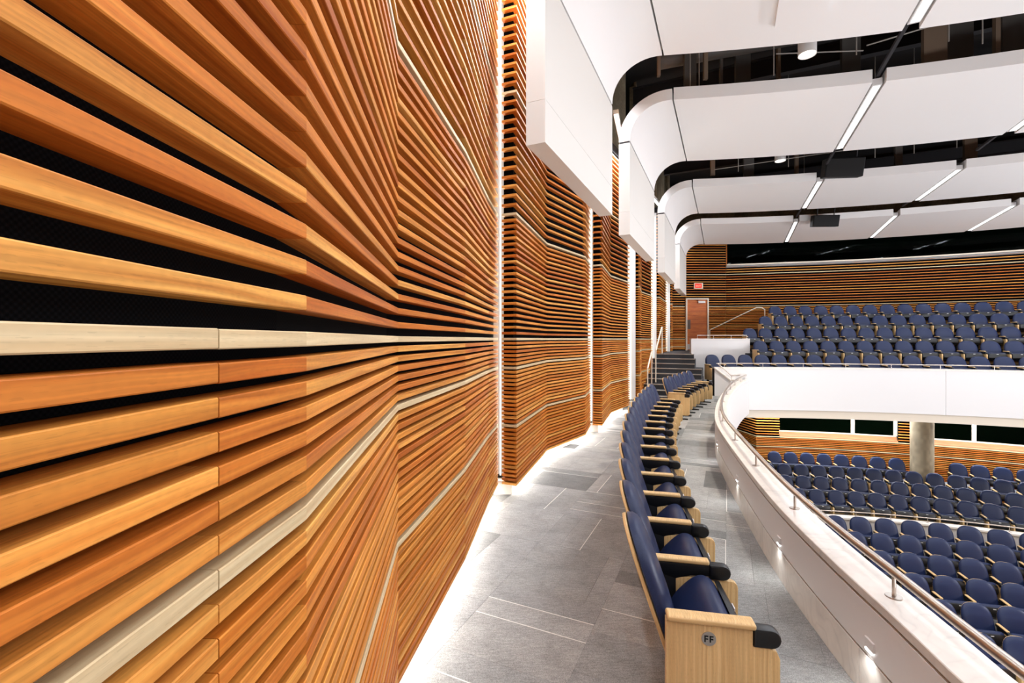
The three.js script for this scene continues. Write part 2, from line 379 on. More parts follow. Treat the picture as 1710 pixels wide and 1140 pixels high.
// recessed step lights in the parapet
for (const dd of [2.35, 3.62, 5.15, 6.95, 8.9, 11.0]) {
  const x = xAt(para, dd); let bi = 0; para.forEach((p, i) => { if (Math.abs(p[1] - dd) < Math.abs(para[bi][1] - dd)) bi = i; });
  const n = paraMit[bi], L = thing('step_light', 'small louvred step light recessed low in the gallery parapet', 'step light', 'step lights along the parapet');
  const ry = Math.atan2(-n[0], n[1]);
  const hood = rbox(0.075, 0.05, 0.012, 0.004, 0, 0.02, 0.004); const h = mesh('bezel', hood, panelGrey, L);
  const gl = mesh('lens', box(0.055, 0.012, 0.012, 0, -0.012, 0.006), stepGlow, L);
  L.position.set(para[bi][0] + n[0] * 0.003, 0.285, -(para[bi][1] + n[1] * 0.003)); L.rotation.y = ry;
  const l = new THREE.SpotLight(0xffffff, LV.step, 2.2, 1.15, 0.9, 2); l.position.set(0, -0.012, 0.03); l.castShadow = true; l.shadow.radius = 0.6; l.target.position.set(0, -0.3, 0.14); L.add(l, l.target);
}

// ---------------------------------------------------------------- rear balcony: tiers, parapet, landing, stairs
const ROWR = [0, 1, 2, 3, 4].map(k => 18.28 + 0.85 * k), ROWH = [0.39, 0.871, 1.351, 1.842, 2.305];
const firstPx = [1189, 1269, 1251.6, 1277.5, 1293.8], FEND = 0.5;
ROWR.forEach((R, k) => {
  const f0 = bearing(R, firstPx[k]) - (k === 0 ? 0.34 : 0.42) / R, r0 = k ? R - 0.6 : 17.72, r1 = R + 0.26;
  const poly = [...arc(r0, f0, FEND, 30), ...arc(k === 4 ? 23.4 : r1, f0, FEND, 30).reverse()];
  const y0 = -0.45 + (k ? 0.2 * k : 0);
  structMesh('floor_tier', prism(poly, y0, ROWH[k]), carpetDark, 'carpeted seating tier of the rear balcony, row ' + ['at the parapet', 'second from the parapet', 'in the middle', 'second from the top', 'at the top'][k]);
});
const LANDH = 1.355;
structMesh('floor_landing', prism([SW(16.75, -2.9), SW(16.75, -1.05), arcPt(19.45, bearing(19.45, 1153)), arcPt(19.45, bearing(19.45, 1245)), arcPt(20.4, bearing(20.4, 1240)), arcPt(21.4, bearing(21.4, 1262)), arcPt(23.4, bearing(23.4, 1262)), [9.9, 20.75], [6.7, 20.75]], 0.4, LANDH), carpetDark, 'carpeted landing in front of the exit door');
// stairs up to the landing
{
  const st = struct('stairs', 'dark carpeted stairs with pale nosings climbing to the exit door landing');
  const N = 9, rise = LANDH / N;
  for (let k = 0; k < N - 1; k++) {
    const s0 = 14.32 + k * 0.3, wr = -1.06 + Math.max(0, 4 - k) * 0.02, y1 = rise * (k + 1);
    const poly = [SW(s0, -3.2), SW(s0, k < 2 ? -1.3 : wr + (k < 6 ? 0.35 : 0.12)), SW(16.8, k < 2 ? -1.3 : wr + (k < 6 ? 0.35 : 0.12)), SW(16.8, -3.2)];
    const stp = mesh('step', prism(poly, rise * k, y1), carpetDark, st);
    mesh('nosing', sweep([SW(s0 - 0.012, -3.1), SW(s0 - 0.012, poly[1] ? (k < 2 ? -1.3 : wr + (k < 6 ? 0.35 : 0.12)) : -1)], rect(-0.05, 0.004, y1 - 0.022, y1 + 0.003)), steelSoft, stp);
  }
  const top = mesh('step', prism([SW(16.72, -3.2), SW(16.72, -1.0), SW(16.9, -1.0), SW(16.9, -3.2)], rise * (N - 1), LANDH + 0.001), carpetDark, st);
  mesh('nosing', sweep([SW(16.71, -3.1), SW(16.71, -1.0)], rect(-0.05, 0.004, LANDH - 0.022, LANDH + 0.004)), steelSoft, top);
}
for (const [a, b, c, y0, y1, y2, w] of [[13.95, 14.0, 14.75, 0.12, 1.0, 1.44, 0], [14.95, 15.0, 16.5, 0.5, 1.5, 2.28, 1]]) {
  const q = (s, y) => { const p = SW(s, w ? -2.02 : -2.12); return V(p[0], y, p[1]); };
  const r = thing('stair_handrail', w ? 'pale steel handrail beside the upper half of the landing stairs' : 'pale steel handrail beside the lowest landing steps', 'handrail');
  mesh('rail', polyTube([q(b, y1), q(c, y2), q(c + 0.12, y2)], 0.024), frameMetal, r);
  mesh('post', polyTube([q(b, y0), q(b, y1)], 0.019), frameMetal, r);
  mesh('post', polyTube([q(c + 0.06, w ? LANDH : 0.42), q(c + 0.06, y2)], 0.019), frameMetal, r);
}
// rear parapet
{
  const f0 = bearing(17.7, 1190), pts = arc(17.72, f0, FEND, 60);
  const wall = struct('wall_balcony_front', 'long white curved front of the rear balcony with pale cap');
  const half = bearing(17.5, 1580);
  mesh('core', sweep(pts, rect(0, 0.17, -0.44, 0.9)), reveal, wall);
  mesh('inner_face', smooth(sweep(pts, rect(-0.015, 0.002, 0.3, 0.9))), white, wall);
  mesh('fascia_panel', smooth(sweep(arc(17.72, f0, half - 0.0003, 40), rect(0.165, 0.21, -0.46, 0.9))), white, wall);
  mesh('fascia_panel', smooth(sweep(arc(17.72, half + 0.0003, FEND, 30), rect(0.165, 0.21, -0.46, 0.9))), white, wall);
  mesh('soffit_band', smooth(sweep(pts, rect(0.02, 0.16, -0.72, -0.455))), frameMetal, wall);
  mesh('cap_stone', smooth(sweep(pts, rect(-0.02, 0.22, 0.895, 0.945))), marble, wall);
  // sloped return from the side parapet up to the rear parapet
  const a = arcPt(17.55, f0), b = [7.1, 14.75], c = [7.62, 15.05];
  const ret = struct('wall_return', 'short sloping marble capped wall joining the side parapet to the rear balcony front');
  const tri = (p, q, h0, h1, y0) => {
    const t = [q[0] - p[0], q[1] - p[1]], l = Math.hypot(...t), n = [t[1] / l * 0.09, -t[0] / l * 0.09];
    return [p, q, t, l, n];
  };
  const wallSeg = (p, q, h0, h1, th, drop, base) => {                // quad wall with a sloping top
    const l = Math.hypot(q[0] - p[0], q[1] - p[1]), n = [(q[1] - p[1]) / l * th, -(q[0] - p[0]) / l * th];
    const A = [p, q, [q[0] + n[0], q[1] + n[1]], [p[0] + n[0], p[1] + n[1]]].map(z => [z[0] - n[0] / 2, z[1] - n[1] / 2]);
    const hs = [h0, h1, h1, h0], lo = base === null ? hs.map(h => h - drop) : hs.map(() => base);
    const T = A.map((z, i) => [z[0], hs[i], -z[1]]), B = A.map((z, i) => [z[0], lo[i], -z[1]]);
    const pos = [], uv = []; const quad = (a, b, c, d) => { pos.push(...a, ...b, ...c, ...a, ...c, ...d); uv.push(0, 0, l, 0, l, 0.4, 0, 0, l, 0.4, 0, 0.4); };
    quad(T[0], T[3], T[2], T[1]); quad(B[0], B[1], B[2], B[3]); for (let i = 0; i < 4; i++) { const j = (i + 1) % 4; quad(B[i], B[j], T[j], T[i]); }
    const g = new THREE.BufferGeometry(); g.setAttribute('position', new THREE.Float32BufferAttribute(pos, 3)); g.setAttribute('uv', new THREE.Float32BufferAttribute(uv, 2));
    for (let i = 0; i < 0; i++);
    return fixWinding(g);
  };
  mesh('body', wallSeg(a, b, 0.9, CAPH - 0.045, 0.14, 0, -0.3), panelGrey, ret);
  mesh('body', wallSeg(b, c, CAPH - 0.045, CAPH - 0.045, 0.14, 0, -0.3), panelGrey, ret);
  mesh('cap_stone', wallSeg(a, b, 0.945, CAPH, 0.22, 0.045, null), marble, ret);
  mesh('cap_stone', wallSeg(b, c, CAPH, CAPH, 0.22, 0.045, null), marble, ret);
  const posts = []; for (let k = 0; k < 14; k++) posts.push([arcPt(17.62, f0 + 0.02 + k * 0.072), 0.945, 1.055]);
  railBits('handrail', 'thin pale handrail along the top of the rear balcony front', arc(17.62, f0 + 0.005, FEND, 50), 1.065, posts, 0.016);
  const r2 = thing('handrail', 'bent steel handrail following the sloping return wall', 'handrail');
  mesh('rail', polyTube([V(a[0] + 0.1, 1.06, a[1]), V(b[0], 0.69, b[1]), V(c[0] + 0.08, 0.69, c[1] + 0.05)], 0.017), steel, r2);
  mesh('post', polyTube([V(b[0] + 0.02, CAPH, b[1]), V(b[0] + 0.02, 0.69, b[1])], 0.009), steel, r2);
  // guard wall of the landing
  const g0 = bearing(19.45, 1153), g1 = bearing(19.45, 1251), gp = arc(19.45, g0, g1, 10);
  const gw = struct('wall_landing_guard', 'low white guard wall with cap in front of the door landing');
  mesh('body', sweep(gp, rect(-0.06, 0.06, 0.3, 1.85)), white, gw);
  mesh('cap_stone', sweep(gp, rect(-0.08, 0.08, 1.85, 1.89)), marble, gw);
  const posts2 = [0.12, 0.4, 0.7, 0.96].map(t => [arcPt(19.45, g0 + (g1 - g0) * t), 1.89, 2.0]);
  railBits('handrail', 'short pale handrail on top of the white landing guard wall', arc(19.45, g0 + (g1 - g0) * 0.12, g0 + (g1 - g0) * 0.96, 8), 2.01, posts2, 0.016);
}

// ---------------------------------------------------------------- rear wall: slats, exit door, control booth window
const backHalf = [[9.7, 20.6], [10.8, 20.32], [11.9, 20.03], [13.0, 19.78], [14.1, 19.45], [15.4, 19.02], [16.7, 18.5]];
const backMirror = backHalf.map(p => { const [s, w] = toSW(p); return SW(s, 2 * CW - w); }).reverse();   // the hall is symmetrical
const backSmooth = new THREE.CatmullRomCurve3([...backHalf, ...backMirror].map(p => new THREE.Vector3(p[0], 0, p[1]))).getPoints(60).map(v => [v.x, v.z]);
const BD = 20.6, DX0 = 7.86, DX1 = 8.89, DTOP = LANDH + 2.36, BOOTH = 5.2;
{
  const wl = struct('wall_back', 'rear wall of horizontal cherry slats on black backing around the exit door');
  for (const [x0, x1, y0, y1] of [[7.0, DX0, 1.3, TOPW], [DX0, DX1, DTOP, TOPW], [DX1, 9.7, 1.3, TOPW]]) mesh('backing', box(x1 - x0, y1 - y0, 0.04, (x0 + x1) / 2, (y0 + y1) / 2, -(BD + 0.08)), backing, wl);
  const wr = struct('wall_back', 'long curved rear wall of horizontal cherry slats behind the top balcony row');
  mesh('backing', sweep(backSmooth, rect(-0.1, -0.06, 1.3, BOOTH)), backing, wr);
  for (const [y, isPale] of levels) {
    if (y < LANDH + 0.05) continue;
    const mat = isPale ? pale : pick(cherry);
    const spans = y < DTOP + 0.02 ? [[7.0, DX0], [DX1, 9.69]] : [[7.0, 9.69]];
    for (const [a, b] of spans) mesh('slat', sweep([[a, BD], [b, BD]], slatProf(y, 0.002), { u0: rr(0, 9), v0: rr(0, 5) }), mat, wl);
    if (y < BOOTH - 0.02 && y > 2.3) mesh('slat', sweep(backSmooth, slatProf(y, 0.002), { u0: rr(0, 9), v0: rr(0, 5) }), isPale ? pale : pick(cherry), wr);
    else if (y <= 2.3) mesh('slat', sweep(backSmooth.slice(0, 12), slatProf(y, 0.002), { u0: rr(0, 9), v0: rr(0, 5) }), isPale ? pale : mat, wr);
  }
  mesh('edge_trim', box(0.02, TOPW - 5.2, 0.05, 9.71, (TOPW + 5.2) / 2, -BD), cherry[3], wl);
  // exit door
  const dr = struct('door_1', 'reddish brown wooden exit door in a pale metal frame');
  const dw = DX1 - DX0;
  for (const x of [DX0 + 0.03, DX1 - 0.03]) mesh('jamb', box(0.06, DTOP - LANDH, 0.14, x, (DTOP + LANDH) / 2, -(BD + 0.02)), frameMetal, dr);
  mesh('head', box(dw - 0.12, 0.06, 0.14, (DX0 + DX1) / 2, DTOP - 0.03, -(BD + 0.02)), frameMetal, dr);
  const leaf = mesh('leaf', box(dw - 0.125, DTOP - LANDH - 0.075, 0.045, (DX0 + DX1) / 2, (DTOP + LANDH) / 2 - 0.02, -(BD + 0.03)), doorWood, dr);
  mesh('kick_plate', box(dw - 0.18, 0.24, 0.006, (DX0 + DX1) / 2, LANDH + 0.17, -(BD + 0.004)), steelSoft, leaf);
  mesh('push_plate', box(0.14, 0.42, 0.006, DX0 + 0.15, LANDH + 1.18, -(BD + 0.004)), std(0x55443a, 0.5), leaf);
  mesh('door_closer', rbox(0.32, 0.1, 0.07, 0.01, DX1 - 0.32, DTOP - 0.17, -(BD - 0.03)), white, leaf);
  mesh('closer_arm', box(0.03, 0.02, 0.22, DX1 - 0.52, DTOP - 0.1, -(BD - 0.06)), blackMetal, leaf);
  // booth
  const booth = struct('window_1', 'dark control booth window band above the slatted rear wall');
  mesh('sill', smooth(sweep(backSmooth, rect(-0.12, 0.02, BOOTH - 0.005, BOOTH + 0.05))), frameMetal, booth);
  const gp = offset(backSmooth, -0.05);
  for (let i = 0; i < 6; i++) mesh('pane', sweep(gp.slice(i * 10, i * 10 + 11), rect(-0.004, 0.004, BOOTH + 0.05, TOPW + 0.4)), boothGlass, booth);
  mesh('room_back', sweep(offset(backSmooth, -2.6), rect(-0.05, 0, BOOTH - 0.6, TOPW + 0.5)), roomPaint, booth);
  mesh('room_floor', prism([...backSmooth, ...offset(backSmooth, -2.65).reverse()], BOOTH - 0.1, BOOTH - 0.02), roomPaint, booth);
  mesh('room_ceiling', prism([...offset(backSmooth, 0.02), ...offset(backSmooth, -2.65).reverse()], TOPW + 0.4, TOPW + 0.5), roomPaint, booth);
  mesh('room_side', box(0.06, 1.9, 2.7, 9.72, 6.05, -(BD + 1.45)), roomPaint, booth);
  for (const [i, o] of [[6, -1.5], [17, -1.7], [30, -1.3]]) {
    const p = offset(backSmooth, o)[i];
    const dsk = thing('console_desk', 'dim mixing console standing behind the control booth glass', 'console', 'consoles in the control booth');
    mesh('top', box(0.9, 0.08, 0.5, p[0], BOOTH + 0.35, -p[1]), strutDark, dsk); mesh('body', box(0.8, 0.36, 0.4, p[0], BOOTH + 0.14, -p[1]), blackMetal, dsk);
    mesh('screen', box(0.45, 0.3, 0.03, p[0] + 0.1, BOOTH + 0.54, -p[1] - 0.1), blackPlastic, dsk);
  }
  // exit sign
  const sign = thing('exit_sign', 'pale framed sign with glowing red EXIT letters above the brown door', 'sign');
  mesh('housing', rbox(0.40, 0.26, 0.06, 0.01, 0, 0, 0), frameMetal, sign);
  const cv = document.createElement('canvas'); cv.width = 256; cv.height = 160; const cx = cv.getContext('2d');
  cx.fillStyle = '#ff3322'; cx.fillRect(0, 0, 256, 160); cx.fillStyle = '#ffb09a'; cx.font = 'bold 88px sans-serif'; cx.textAlign = 'center'; cx.textBaseline = 'middle'; cx.fillText('EXIT', 128, 84);
  const ct = new THREE.CanvasTexture(cv); ct.colorSpace = THREE.SRGBColorSpace;
  const face = new THREE.PlaneGeometry(0.31, 0.2); face.translate(-0.015, 0.005, 0.0315);
  mesh('lit_face', face, new THREE.MeshStandardMaterial({ color: 0x331111, emissive: 0xffffff, emissiveMap: ct, emissiveIntensity: 0.9 }), sign);
  sign.position.set(8.42, EYE + 2.40, -(BD - 0.04));
  // handrail climbing to the top row
  const hr = thing('stair_handrail', 'pale steel handrail rising along the rear slatted wall to the top row', 'handrail');
  const q = (px, py, d) => V((px - 855) / F * d, EYE - (py - 566) / F * d, d);
  mesh('rail', polyTube([q(1185, 551, 20.3), q(1263, 513.5, 19.4), q(1272, 513.5, 19.3), q(1277, 517, 19.25), q(1277.3, 533, 19.25)], 0.022), frameMetal, hr);
  mesh('post', polyTube([q(1186, 584, 20.3), q(1185, 551, 20.3)], 0.018), frameMetal, hr);
}

// ---------------------------------------------------------------- ceiling clouds
const CEILH = EYE + 4.3, CT = 0.22;
const edgeS = ([apex, R], w) => apex - (R - Math.sqrt(R * R - (w - CW) ** 2));
const clouds = [
  { n: [5.79, 27], f: [8.65, 27], hn: CEILH, hf: CEILH },
  { n: [10.06, 27], f: [13.2, 26.5], hn: CEILH, hf: CEILH },
  { n: [15.3, 26], f: [18.4, 24.5], hn: CEILH, hf: CEILH },
  { n: [20.1, 23.5], f: [23.3, 22.5], hn: CEILH, hf: CEILH - 0.17 },
];
const extra = [{ n: [1.4, 27], f: [4.3, 27], hn: CEILH, hf: CEILH }, { n: [-3.0, 27], f: [0, 27], hn: CEILH, hf: CEILH }];
const gapW = [2.32, 5.36, 8.4, 11.44, 14.48];
const rowName = ['nearest', 'second', 'third', 'rearmost', 'stage edge', 'stage'];
function surfaceBlock(nu, f) {                                       // closed block from f(t, side 0 near/1 far, layer 0 under/1 top) -> Vector3
  const pos = [], uv = []; const q = (a, b, c, d) => { for (const p of [a, b, c, a, c, d]) { pos.push(p.x, p.y, p.z); uv.push(p.x, p.z); } };
  for (let i = 0; i < nu; i++) {
    const t = i / nu, u = (i + 1) / nu;
    q(f(t, 0, 0), f(t, 1, 0), f(u, 1, 0), f(u, 0, 0)); q(f(t, 0, 1), f(u, 0, 1), f(u, 1, 1), f(t, 1, 1));
    q(f(t, 0, 0), f(u, 0, 0), f(u, 0, 1), f(t, 0, 1)); q(f(t, 1, 0), f(t, 1, 1), f(u, 1, 1), f(u, 1, 0));
  }
  q(f(0, 0, 0), f(0, 0, 1), f(0, 1, 1), f(0, 1, 0)); q(f(1, 0, 0), f(1, 1, 0), f(1, 1, 1), f(1, 0, 1));
  return smooth(geoFrom(pos, uv), 0.4);
}
const at = (s, w, h) => { const p = SW(s, w); return V(p[0], h, p[1]); };
[...clouds, ...extra].forEach((c, k) => {
  const grp = 'white ceiling panels, ' + rowName[k] + ' row';
  const under = (w, side) => (side ? c.hf : c.hn);
  const eS = (w, side) => edgeS(side ? c.f : c.n, w);
  const edges = [-0.865, ...gapW];
  for (let i = 0; i < edges.length - (k > 3 ? 0 : 1); i++) {
    const w0 = edges[i] + (i ? 0.1 : 0.012), w1 = (edges[i + 1] ?? 17) - 0.1;
    thingMesh('ceiling_panel', surfaceBlock(6, (t, side, lay) => { const w = w0 + (w1 - w0) * t; return at(eS(w, side), w, under(w, side) + lay * CT); }), cloudWhite,
      'flat white acoustic ceiling panel in the ' + rowName[k] + ' row', 'ceiling panel', grp);
  }
  if (k < 4) {
  // curved corner
  const r = 0.7, wc = -0.88, yc = CEILH - r;
  thingMesh('ceiling_cove', surfaceBlock(14, (t, side, lay) => { const a = t * Math.PI / 2, q = r + lay * 0.2, w = wc - q * Math.cos(a); const ww = wc - r * Math.cos(a); return at(eS(ww, side), w, yc + q * Math.sin(a) - (side ? (c.hn - c.hf) * t : 0)); }), cloudWhite,
    'curved white corner panel of the ' + rowName[k] + ' ceiling row', 'ceiling panel', grp);
  // hanging drop panel
  const s0 = eS(-1.58, 0), s1 = eS(-1.58, 1), dp = thing('drop_panel', 'white hanging box panel under the curved corner of the ' + rowName[k] + ' ceiling row', 'ceiling panel', grp);
  const dropB = EYE + 1.9, dropT = yc - 0.035;
  const slab = (w0, w1, y0, y1, e) => surfaceBlock(1, (t, side, lay) => at((side ? s1 - e : s0 + e), w0 + (w1 - w0) * t, lay ? y1 : y0));
  mesh('body', slab(-1.78, -1.58, dropB + 0.42, dropT, 0), dropWhite, dp);
  mesh('skirt', slab(-1.78, -1.58, dropB, dropB + 0.417, 0), dropWhite, dp);
  mesh('reveal', slab(-1.765, -1.595, dropT - 0.005, yc + 0.005, 0.01), strutDark, dp);
  }
  // linear lamps in the gaps between panels
  gapW.slice(0, k > 3 ? 5 : 4).forEach((w, gi) => {
    const a = eS(w, 0) + 0.12, b = eS(w, 1) - 0.12, len = b - a, hA = c.hn, hB = c.hf;
    const L = thing('linear_light', 'slim white linear lamp in the ' + ['first', 'second', 'third', 'fourth', 'fifth'][gi] + ' panel gap of the ' + rowName[k] + ' ceiling row', 'lamp');
    const bx = (w0, w1, sa, sb, y0, y1) => surfaceBlock(1, (t, side, lay) => at(side ? sb : sa, w0 + (w1 - w0) * t, (lay ? y1 : y0) + ((side ? sb : sa) - a) / len * (hB - hA)));
    mesh('housing', bx(w - 0.07, w + 0.07, a, b, hA + 0.012, hA + 0.12), white, L);
    for (const [p, q] of [[a + 0.05, (a + b) / 2 - 0.02], [(a + b) / 2 + 0.02, b - 0.05]]) {
      mesh('diffuser', bx(w - 0.048, w + 0.048, p, q, hA, hA + 0.03), tubeGlow, L);
      const m = at((p + q) / 2, w, hA - 0.008 + ((p + q) / 2 - a) / len * (hB - hA)), x = at(q, w, 0).sub(at(p, w, 0));
      areaLight(m, x, new THREE.Vector3(0, -1, 0), q - p, 0.096, LV.linear, LAMP, L);
    }
  });
});
// shallow access panel under the nearest cloud
{
  const p = at(7.35, 1.0, CEILH - 0.02);
  const a = thingMesh('access_panel', surfaceBlock(1, (t, side, lay) => at(side ? 7.15 : 6.25, 0.6 + t * 0.58, CEILH - 0.06 + lay * 0.058)), cloudWhite, 'thin square access panel under the nearest white ceiling panel', 'access panel');
}
// wall washers above the slatted wall
bays.forEach((pts, b) => {
  for (let i = 0; i < pts.length - 1; i++) {
    const A = pts[i], B = pts[i + 1], l = Math.hypot(B[0] - A[0], B[1] - A[1]); if (l < 0.4 || B[1] < 0) continue;
    const n = [(B[1] - A[1]) / l, -(B[0] - A[0]) / l], o = 0.26, mx = (A[0] + B[0]) / 2 + n[0] * o, md = (A[1] + B[1]) / 2 + n[1] * o;
    const W = thing('wall_washer', 'long white tube lamp mounted along the head of the slatted wall, ' + wallNames[b], 'lamp', 'wall washers over the slats');
    const q = (t, oo) => [A[0] + (B[0] - A[0]) * t + n[0] * oo, A[1] + (B[1] - A[1]) * t + n[1] * oo];
    mesh('housing', sweep([q(0.03, o), q(0.97, o)], rect(-0.05, 0.05, TOPW + 0.02, TOPW + 0.1)), white, W);
    mesh('diffuser', sweep([q(0.04, o), q(0.96, o)], rect(-0.035, 0.035, TOPW, TOPW + 0.03)), tubeGlow, W);
    areaLight(V(mx, TOPW - 0.008, md), V(B[0] - A[0], 0, B[1] - A[1]), V(-n[0] * 0.25, -1, -n[1] * 0.25), l * 0.9, 0.07, LV.washer, LAMP, W);
  }
});
// cylindrical downlights between the clouds
for (const [px, py, d, show] of [[1348, 92, 7.0, 1], [1303, 269, 12.0, 1]]) {
  const x = (px - 855) / F * d, h = EYE + (566 - py) / F * d;
  const L = thing('downlight', d < 9 ? 'white cylinder downlight between the two nearest ceiling rows' : 'small white cylinder downlight behind the second ceiling row', 'lamp');
  const r = d < 9 ? 0.125 : 0.13;
  const g = new THREE.LatheGeometry([[r - 0.008, 0.02], [r - 0.008, 0.005], [r, 0], [r, 0.42], [0, 0.42]].map(p => new THREE.Vector2(...p)), 28); mesh('can', g, white, L);
  const e = new THREE.CylinderGeometry(r - 0.01, r - 0.01, 0.01, 28); e.translate(0, 0.02, 0); mesh('lens', e, glow(0xfff6e8, 2.2), L);
  mesh('stem', polyTube([new THREE.Vector3(0, 0.42, 0), new THREE.Vector3(0, 9.1 - h, 0)], 0.012), strutDark, L);
  const l = new THREE.SpotLight(0xfff3e2, LV.can, 0, 0.75, 0.6, 2); l.position.set(0, -0.02, 0); l.castShadow = true; l.shadow.radius = 4; l.target.position.set(0, -5, 0); L.add(l, l.target);
  L.position.set(x, h, -d);
}
// dark services above the clouds
structMesh('ceiling', prism([SW(-9, -4), SW(26, -4), SW(26, 19), SW(-9, 19)], 9.2, 9.4), voidDark, 'black roof deck above the white ceiling panels');
for (let i = 0; i < 9; i++) {
  const s = 1 + i * 3.05; const J = thing('roof_beam', 'dark steel roof beam crossing above the ceiling panels', 'beam', 'roof beams in the dark ceiling void');
  const fl = (y0, y1, e) => surfaceBlock(1, (t, side, lay) => at(s + (side ? e : -e), -2.4 + t * 20, lay ? y1 : y0));
  mesh('flange', fl(8.5, 8.52, 0.09), strutDark, J); mesh('web', fl(8.52, 8.96, 0.008), strutDark, J); mesh('flange', fl(8.96, 8.98, 0.09), strutDark, J);
}
for (const [s, w0, w1, h, r] of [[9.35, -1.2, 9, 7.35, 0.16], [14.4, -1, 11, 7.9, 0.2], [9.0, 0.4, 10, 8.0, 0.22], [19.4, 0, 12, 7.6, 0.18]])
  thingMesh('air_duct', tubePath([at(s, w0, h), at(s + 0.5, (w0 + w1) / 2, h), at(s + 0.6, w1, h)], r, 14, 8), ductGrey, 'round dark air duct hanging above the ceiling panels', 'duct', 'air ducts in the dark ceiling void');
for (const [s, w, h0] of [[9.0, -0.6, 6.4], [9.05, -0.45, 6.4], [9.1, 0.75, 6.4], [9.0, 1.9, 6.4], [9.2, 3.1, 6.4], [9.5, 3.6, 6.4], [9.3, 4.4, 6.4], [13.9, 0.3, 6.4], [14.1, 1.5, 6.4], [14.3, 3.4, 6.4], [14.4, 4.2, 6.4], [14.4, 5.0, 6.4], [19.0, 2.5, 6.4], [19.3, 5.2, 6.4]])
  thingMesh('hanger_rod', polyTube([at(s, w, h0 + 0.05), at(s, w, 9.2)], 0.009, 6), pipeGrey, 'thin pale hanger rod in the gap between ceiling rows', 'rod', 'hanger rods between the ceiling rows');
for (const [s, w0, w1, h0, h1] of [[9.25, 0.8, 2.1, 6.9, 6.75], [9.3, 2.1, 5.2, 6.72, 7.15], [14.2, -0.3, 3.5, 6.7, 6.8], [14.5, 3.6, 8, 6.9, 6.9]])
  thingMesh('conduit', polyTube([at(s, w0, h0), at(s + 0.25, w1, h1)], 0.012, 6), pipeGrey, 'thin grey conduit run across the gap between ceiling rows', 'conduit', 'conduits between the ceiling rows');
for (const [px, d, w, brown] of [[1100, 8.2, 0.05, 1], [1152, 8.6, 0.22, 0], [1178, 8.3, 0.07, 1], [1204, 8.9, 0.05, 0], [1240, 9.2, 0.3, 0], [1300, 9.0, 0.06, 1], [1420, 8.6, 0.35, 0], [1560, 7.8, 0.4, 1], [1600, 8.2, 0.5, 0], [1664, 7.6, 0.08, 1], [1690, 8.0, 0.4, 0], [1190, 13.2, 0.12, 1], [1250, 13.5, 0.3, 0], [1330, 13.2, 0.1, 1], [1500, 12.8, 0.2, 0], [1620, 12.4, 0.35, 1]])
  thingMesh('hanger_channel', box(w, 2.6, 0.06, (px - 855) / F * d, 7.9, -d), brown ? std(0x6b5a4a, 0.7) : ductGrey, 'dim flat steel hanger in the dark void above the ceiling panels', 'hanger', 'steel hangers in the ceiling void');
for (const w of [2.32, 5.36, 8.4]) for (const [a, b] of [[8.0, 9.6], [12.7, 14.4], [17.9, 19.4]])
  thingMesh('support_strut', surfaceBlock(1, (t, side, lay) => at(side ? b : a, w - 0.025 + t * 0.05, CEILH + 0.14 + lay * 0.05)), strutDark, 'dark channel strut bridging between two ceiling rows', 'strut', 'struts between the ceiling rows');
for (const [x0, x1, y0, y1, d] of [[1380, 1442, 262, 296, 11.5], [1359, 1401, 358, 379, 16.0]]) {
  const q = V(((x0 + x1) / 2 - 855) / F * d, EYE + (566 - (y0 + y1) / 2) / F * d, d), w = (x1 - x0) / F * d, h = (y1 - y0) / F * d;
  const sp = thing('loudspeaker', d < 14 ? 'black flat loudspeaker hanging before the third ceiling row' : 'black flat loudspeaker hanging before the last ceiling row', 'speaker');
  mesh('cabinet', rbox(w * 0.92, h * 0.9, 0.3, 0.02, 0, 0, -0.15), black, sp); mesh('grille', rbox(w * 0.88, h * 0.82, 0.02, 0.008, 0, 0, 0.006), black, sp);
  mesh('yoke', polyTube([new THREE.Vector3(-w * 0.3, h * 0.45, -0.15), new THREE.Vector3(-w * 0.3, 0.85, -0.15)], 0.015, 6), strutDark, sp); mesh('yoke', polyTube([new THREE.Vector3(w * 0.3, h * 0.45, -0.15), new THREE.Vector3(w * 0.3, 0.85, -0.15)], 0.015, 6), strutDark, sp);
  sp.position.copy(q); sp.rotation.y = -0.25; sp.rotation.x = 0.2;
}

